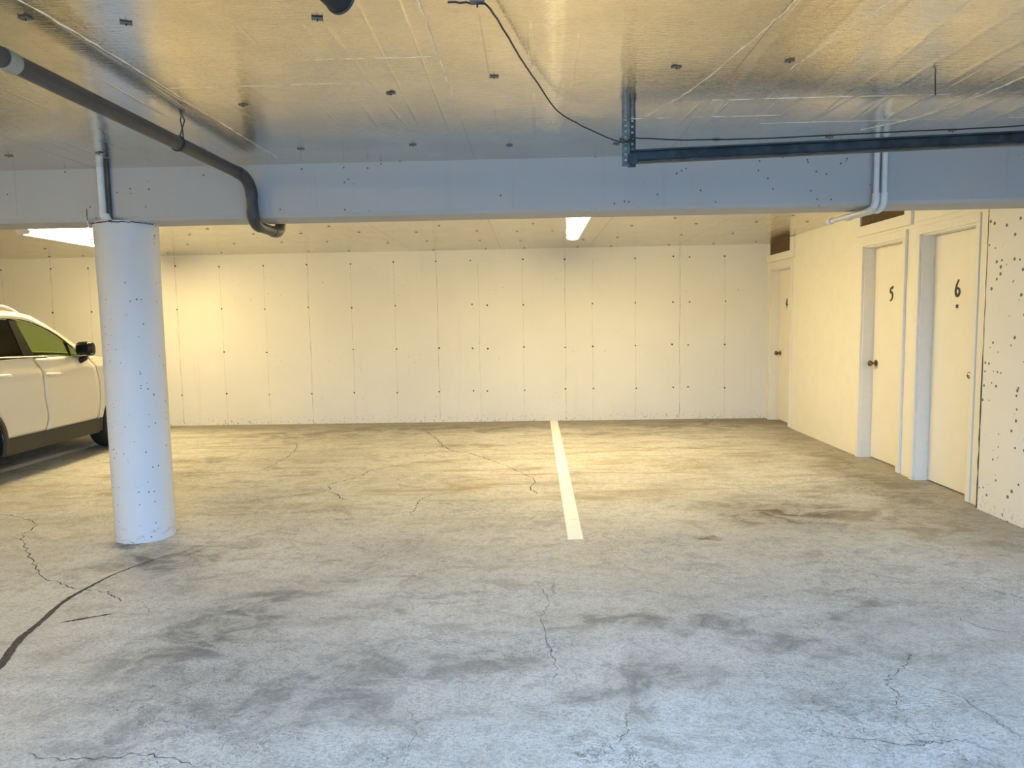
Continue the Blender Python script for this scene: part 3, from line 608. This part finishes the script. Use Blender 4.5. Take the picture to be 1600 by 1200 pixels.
def sideprism(name, poly, mat, s, parent=CAR, off=0., depth=.012, smooth=None):
    return MB().prism(poly, lambda y, z, d: P3(s, y, z, off-d), depth).build(name, mat, parent, smooth=smooth)
ZB = .39
ROOF = [(4.98, 1.30), (5.15, 1.44), (5.45, 1.52), (6.0, 1.575), (6.686, 1.578), (6.921, 1.570), (7.063, 1.535), (7.223, 1.449), (7.377, 1.346), (7.527, 1.231), (7.74, 1.098)]
G_F = [(6.848, 1.150), (6.829, 1.452), (6.835, 1.497), (6.92, 1.490), (7.016, 1.467), (7.12, 1.428), (7.221, 1.383), (7.31, 1.330), (7.39, 1.266), (7.405, 1.125)]
G_Q = [(7.425, 1.122), (7.422, 1.242), (7.50, 1.155), (7.51, 1.118)]
G_R = [(6.14, 1.165), (6.05, 1.30), (6.02, 1.47), (6.2, 1.505), (6.5, 1.512), (6.735, 1.503), (6.705, 1.157)]
G_C = [(5.98, 1.17), (5.95, 1.30), (5.93, 1.46), (5.6, 1.43), (5.32, 1.34), (5.25, 1.22), (5.35, 1.175)]
for s in (1, -1):
    fd = by_z('front_door', lambda z: sm(SEAM, z)+gap, lambda z: sm(FEND, z)-gap, ZB, 1.118, M_body, s)
    rd = by_z('rear_door', rear_edge, lambda z: sm(SEAM, z)-gap, ZB, 1.13, M_body, s)
    by_y('front_fender', 7.80, 8.9, lambda y: max(ZB, arch(y, YF)), lambda y: lerp(BELT, y), M_body, s, off=-.002) if False else None
    # fender ahead of the door: strip behind the arch, then over it
    by_z('front_fender', lambda z: sm(FEND, z)+gap, lambda z: max(YF-math.sqrt(max(0, ARC**2-(z-ZW)**2)), sm(FEND, z)+.012), ZB, ZW+ARC-.001, M_body, s)
    by_z('front_fender', lambda z: sm(FEND, z)+gap, lambda z: YF, ZW+ARC-.001, 1.06, M_body, s, nu=20)
    by_y('front_fender', 7.70, YF, lambda y: 1.058, lambda y: max(1.06, lerp(BELT, y)), M_body, s, nv=3)
    by_y('front_fender', YF, YF+ARC, lambda y: arch(y, YF), lambda y: lerp(BELT, y), M_body, s)
    by_y('front_bumper_side', YF+ARC, 8.9, lambda y: .24, lambda y: lerp(BELT, y), M_body, s)
    by_y('rear_quarter', YRR-ARC, YRR+ARC, lambda y: arch(y, YRR), lambda y: 1.16, M_body, s)
    by_y('rear_bumper_side', 5.1, YRR-ARC, lambda y: .28, lambda y: 1.16, M_body, s)
    # cladding: sill, door strip, wheel-arch lips
    by_y('sill_cladding', YRR+ARC-.02, YF-ARC-.06, lambda y: .235, lambda y: .392, M_clad, s, off=.012)
    by_z('sill_end', lambda z: YF-ARC-.054, lambda z: YF-ARC+.02*0-.005, .25, .40, M_clad, s, off=.006, nu=4)
    for yc in (YF, YRR):
        m = MB(); n = 28
        def f(u, v, yc=yc):
            a = math.pi*(-.06+1.12*u); r = ARC-.004+v*.045; return P3(s, yc+math.cos(a)*r, max(.26, ZW+math.sin(a)*r), .010)
        m.grid(f, n, 2).build('wheel_arch_lip', M_clad, CAR, smooth=60, solid=.02) if yc != YF else m.bm.free()
    # glasshouse
    sideprism('window_glass', G_F, M_glass, s, off=-.004, depth=.004)['label'] = 'green tinted front door glass'
    sideprism('window_glass', G_Q, M_glass, s, off=-.004, depth=.004)
    sideprism('window_glass', G_R, M_glass2, s, off=-.004, depth=.004)
    sideprism('window_glass', G_C, M_glass2, s, off=.006, depth=.004); sideprism('quarter_backing', G_C, M_pillar, s, off=.001, depth=.004)
    sideprism('centre_pillar', [(6.708, 1.15), (6.738, 1.515), (6.84, 1.50), (6.832, 1.452), (6.852, 1.14)], M_pillar, s, off=.001)
    sideprism('quarter_divider', [(7.403, 1.12), (7.388, 1.27), (7.425, 1.245), (7.427, 1.12)], M_pillar, s, off=.001)
    sideprism('rear_divider', [(6.14, 1.15), (6.05, 1.3), (6.02, 1.5), (5.93, 1.48), (5.95, 1.3), (5.98, 1.15)], M_glossblack, s, off=.001)
    up_ = [(5.93, 1.475), (6.05, 1.49), (6.4, 1.517), (6.84, 1.512), (6.93, 1.50), (7.03, 1.476), (7.13, 1.436), (7.23, 1.39), (7.32, 1.336), (7.41, 1.262), (7.50, 1.170), (7.53, 1.115)]
    rl = [(y, lerp(ROOF, y)+.003) for y in (7.72, 7.6, 7.527, 7.45, 7.377, 7.3, 7.223, 7.14, 7.063, 6.99, 6.921, 6.8, 6.686, 6.4, 6.0, 5.93)]
    m = MB(); B_ = [(y, lerp([(a, b) for a, b in up_], y)) for y, _ in rl]
    for i, (y, z) in enumerate(rl):
        if y > 7.53: B_[i] = (y, 1.095)
    A_ = [m.bm.verts.new(P3(s, y, z, .003)) for y, z in rl]; Bv = [m.bm.verts.new(P3(s, y, z, .003)) for y, z in B_]
    for i in range(len(A_)-1): m.bm.faces.new((A_[i], A_[i+1], Bv[i+1], Bv[i]))
    m.build('door_frame', M_body, CAR, smooth=40, solid=.014)
    MB().tube([P3(s, y, z+.003, .006) for y, z in up_], .006, 8).build('window_seal', M_glossblack, CAR, smooth=60)
    MB().tube([P3(s, y, lerp(ROOF, y)-.004, .006) for y in [7.72-.045*i for i in range(32)]], .005, 8).build('roof_gutter', M_clad, CAR, smooth=60)
    by_y('rear_pillar', 5.0, 5.96, lambda y: 1.155, lambda y: max(1.17, lerp(ROOF, y)), M_body, s, off=-.012)
    MB().tube([P3(s, y, z, .006) for y, z in [(6.0, 1.163), (6.4, 1.152), (6.84, 1.139), (7.2, 1.127), (7.55, 1.112)]], .0065, 8).build('belt_strip', M_chrome, CAR, smooth=60)
    # door handle
    hy0, hy1, hz = 6.955, 7.165, .955
    hd = MB(); hd.tube([P3(s, y, hz-.06*(y-hy0), .030-.022*abs((y-(hy0+hy1)/2)/.105)**4) for y in [hy0+(hy1-hy0)*i/12 for i in range(13)]], [.008]+[.0185]*11+[.008], 12)
    for v in hd.bm.verts: pass
    h_ = hd.build('door_handle', M_body, CAR, smooth=60)
    MB().lathe([(.042, -.002), (.038, .004), (.0001, .002)], P3(s, 7.075, .95, .0), 'x', 20).build('handle_cup', M_clad, h_, smooth=50)
    h2 = MB(); h2.tube([P3(s, y, .99-.04*(y-6.2), .030-.022*abs((y-6.36)/.105)**4) for y in [6.255+.21*i/12 for i in range(13)]], [.008]+[.0185]*11+[.008], 12); h2.build('door_handle', M_body, CAR, smooth=60)
    # mirror
    mo = MB(); c0 = P3(s, 7.515, 1.190, .115)
    def mir(u, v):
        a = u*2*math.pi; b = (v-.5)*math.pi; e = .55
        sg = lambda q, p: math.copysign(abs(q)**p, q)
        x = sg(math.cos(a), e)*sg(math.cos(b), e)*.100; z = sg(math.sin(b), e)*.078; y = sg(math.sin(a), e)*sg(math.cos(b), e)*.065
        return c0+Vector((x*1.0, y+.15*x*s*(-1), z-.05*abs(x)))
    mo.grid(mir, 28, 14); bmesh.ops.remove_doubles(mo.bm, verts=mo.bm.verts, dist=1e-5)
    mi = mo.build('wing_mirror', M_glossblack, CAR, smooth=60)
    MB().tube([P3(s, 7.545, 1.06, -.005), P3(s, 7.56, 1.085, .05), P3(s, 7.535, 1.14, .08)], [.036, .030, .032], 12).build('mirror_stalk', M_glossblack, mi, smooth=50)
    MB().tube([c0+Vector((-.10*s, -.055, -.068)), c0+Vector((0, -.062, -.072)), c0+Vector((.11*s, -.045, -.05))], .005, 8).build('mirror_trim', M_chrome, mi, smooth=50)
    # roof rail
    MB().tube(smoothpts([P3(s, 5.7, 1.56, -.05), P3(s, 5.8, 1.605, -.05), P3(s, 6.2, 1.640, -.05), P3(s, 6.70, 1.640, -.045), P3(s, 6.85, 1.626, -.045), P3(s, 6.96, 1.575, -.045)], 6), .0165, 10).build('roof_rail', M_body, CAR, smooth=60)
    # wheels
    for yc in (YF, YRR):
        xo = CX+s*.895; xi = CX+s*.665
        pr = [(.20, 0), (.225, .004*1), (.25, .012), (.30, .016), (.322, .005), (.335, -.02), (.3355, -.115), (.335, -.195), (.322, -.222), (.29, -.232), (.22, -.22), (.20, -.215)]
        wmb = MB(); wmb.lathe([(r, s*h) for r, h in pr], (xo-s*.016, yc, ZW), 'x', 48)
        wh = wmb.build('wheel', M_tyre, CAR, smooth=50)
        rm = MB(); rm.lathe([(.212, s*.0), (.205, s*-.006), (.195, s*-.05), (.19, s*-.2)], (xo-s*.018, yc, ZW), 'x', 40)
        for q in range(5):
            a = q*2*math.pi/5+.3
            for w_ in (-.09, .09):
                rm.tube([(xo-s*.03, yc+.03*math.cos(a), ZW+.03*math.sin(a)), (xo-s*.02, yc+.2*math.cos(a+w_), ZW+.2*math.sin(a+w_))], [.022, .014], 8)
        rm.lathe([(.05, s*.0), (.045, s*.01), (.0001, s*.012)], (xo-s*.03, yc, ZW), 'x', 20); rm.build('rim', M_rim, wh, smooth=50)
        MB().lathe([(ARC+.01, 0), (ARC+.01, -s*.27)], (xo-s*.03, yc, ZW), 'x', 40)
    # lamps
    by_y('head_lamp', 8.45, 8.82, lambda y: .72, lambda y: lerp(BELT, y)-.03, M_clear, s, off=.006, nv=6)
    by_y('tail_lamp', 5.12, 5.32, lambda y: .88, lambda y: 1.10, M_red, s, off=.006, nv=6)
# roof, windscreen, rear window, bonnet, nose, tail
def across(tab, crown, fwd, inset=0.0):
    def f(u, v):
        t = v*(len(tab)-1); i = min(int(t), len(tab)-2); y = tab[i][0]+(tab[i+1][0]-tab[i][0])*(t-i); z = tab[i][1]+(tab[i+1][1]-tab[i][1])*(t-i)
        q = 2*u-1; w = side(y, z)-inset; return Vector((CX+q*w, y+fwd*(1-q*q), z+crown*(1-abs(q)**2.6)))
    return f
MB().grid(across([p_ for p_ in ROOF if 5.1 < p_[0] < 7.1], .055, .06), 24, 24).build('roof', M_body, CAR, smooth=60, solid=.012)
MB().grid(across([(7.075, 1.533), (7.223, 1.452), (7.377, 1.349), (7.527, 1.234), (7.735, 1.100)], .03, .13, .045), 20, 14).build('windscreen', M_glass, CAR, smooth=60)
MB().grid(across([(5.13, 1.44), (5.04, 1.15)], .03, -.07, .0), 16, 6).build('rear_window', M_glass2, CAR, smooth=60)
MB().grid(across([(7.74, 1.096), (7.95, 1.068), (8.2, 1.033), (8.6, .948), (8.9, .80)], .055, .12, .004), 24, 18).build('bonnet', M_body, CAR, smooth=60, solid=.01)
MB().grid(across([(8.9, .80), (8.91, .60)], .03, .12), 20, 6).build('grille', M_glossblack, CAR, smooth=60)
MB().grid(across([(8.91, .60), (8.9, .4), (8.85, .24)], .0, .12), 20, 6).build('front_bumper', M_body, CAR, smooth=60)
MB().grid(across([(5.1, 1.16), (5.08, .8), (5.1, .62)], .0, -.09), 20, 8).build('tailgate', M_body, CAR, smooth=60)
MB().grid(across([(5.1, .62), (5.08, .45), (5.12, .28)], .0, -.10), 20, 8).build('rear_bumper', M_clad, CAR, smooth=60)
m = MB(); m.box(CX-.86, CX+.86, 6.37, 7.84, .24, 1.04); m.box(CX-.60, CX+.60, 5.2, 6.37, .26, 1.02); m.box(CX-.60, CX+.60, 7.84, 8.8, .26, .80)
m.build('inner_shell', M_inside, CAR)
m = MB(); m.box(CX-.80, CX+.80, 7.42, 7.72, 1.0, 1.125, .03); m.build('dashboard', M_inside, CAR)
MB().tube([(CX-.38+.17*math.cos(a), 7.30+.05*math.sin(a), 1.12+.16*math.sin(a)) for a in [i*2*math.pi/28 for i in range(29)]], .014, 8).build('steering_wheel', M_inside, CAR, smooth=60)
for sx in (-.38, .38):
    st_ = MB().box(CX+sx-.23, CX+sx+.23, 6.56, 6.70, .9, 1.27, .05).build('seat', M_inside, CAR, smooth=50)
    MB().box(CX+sx-.12, CX+sx+.12, 6.56, 6.65, 1.29, 1.44, .035).build('headrest', M_inside, st_, smooth=50)
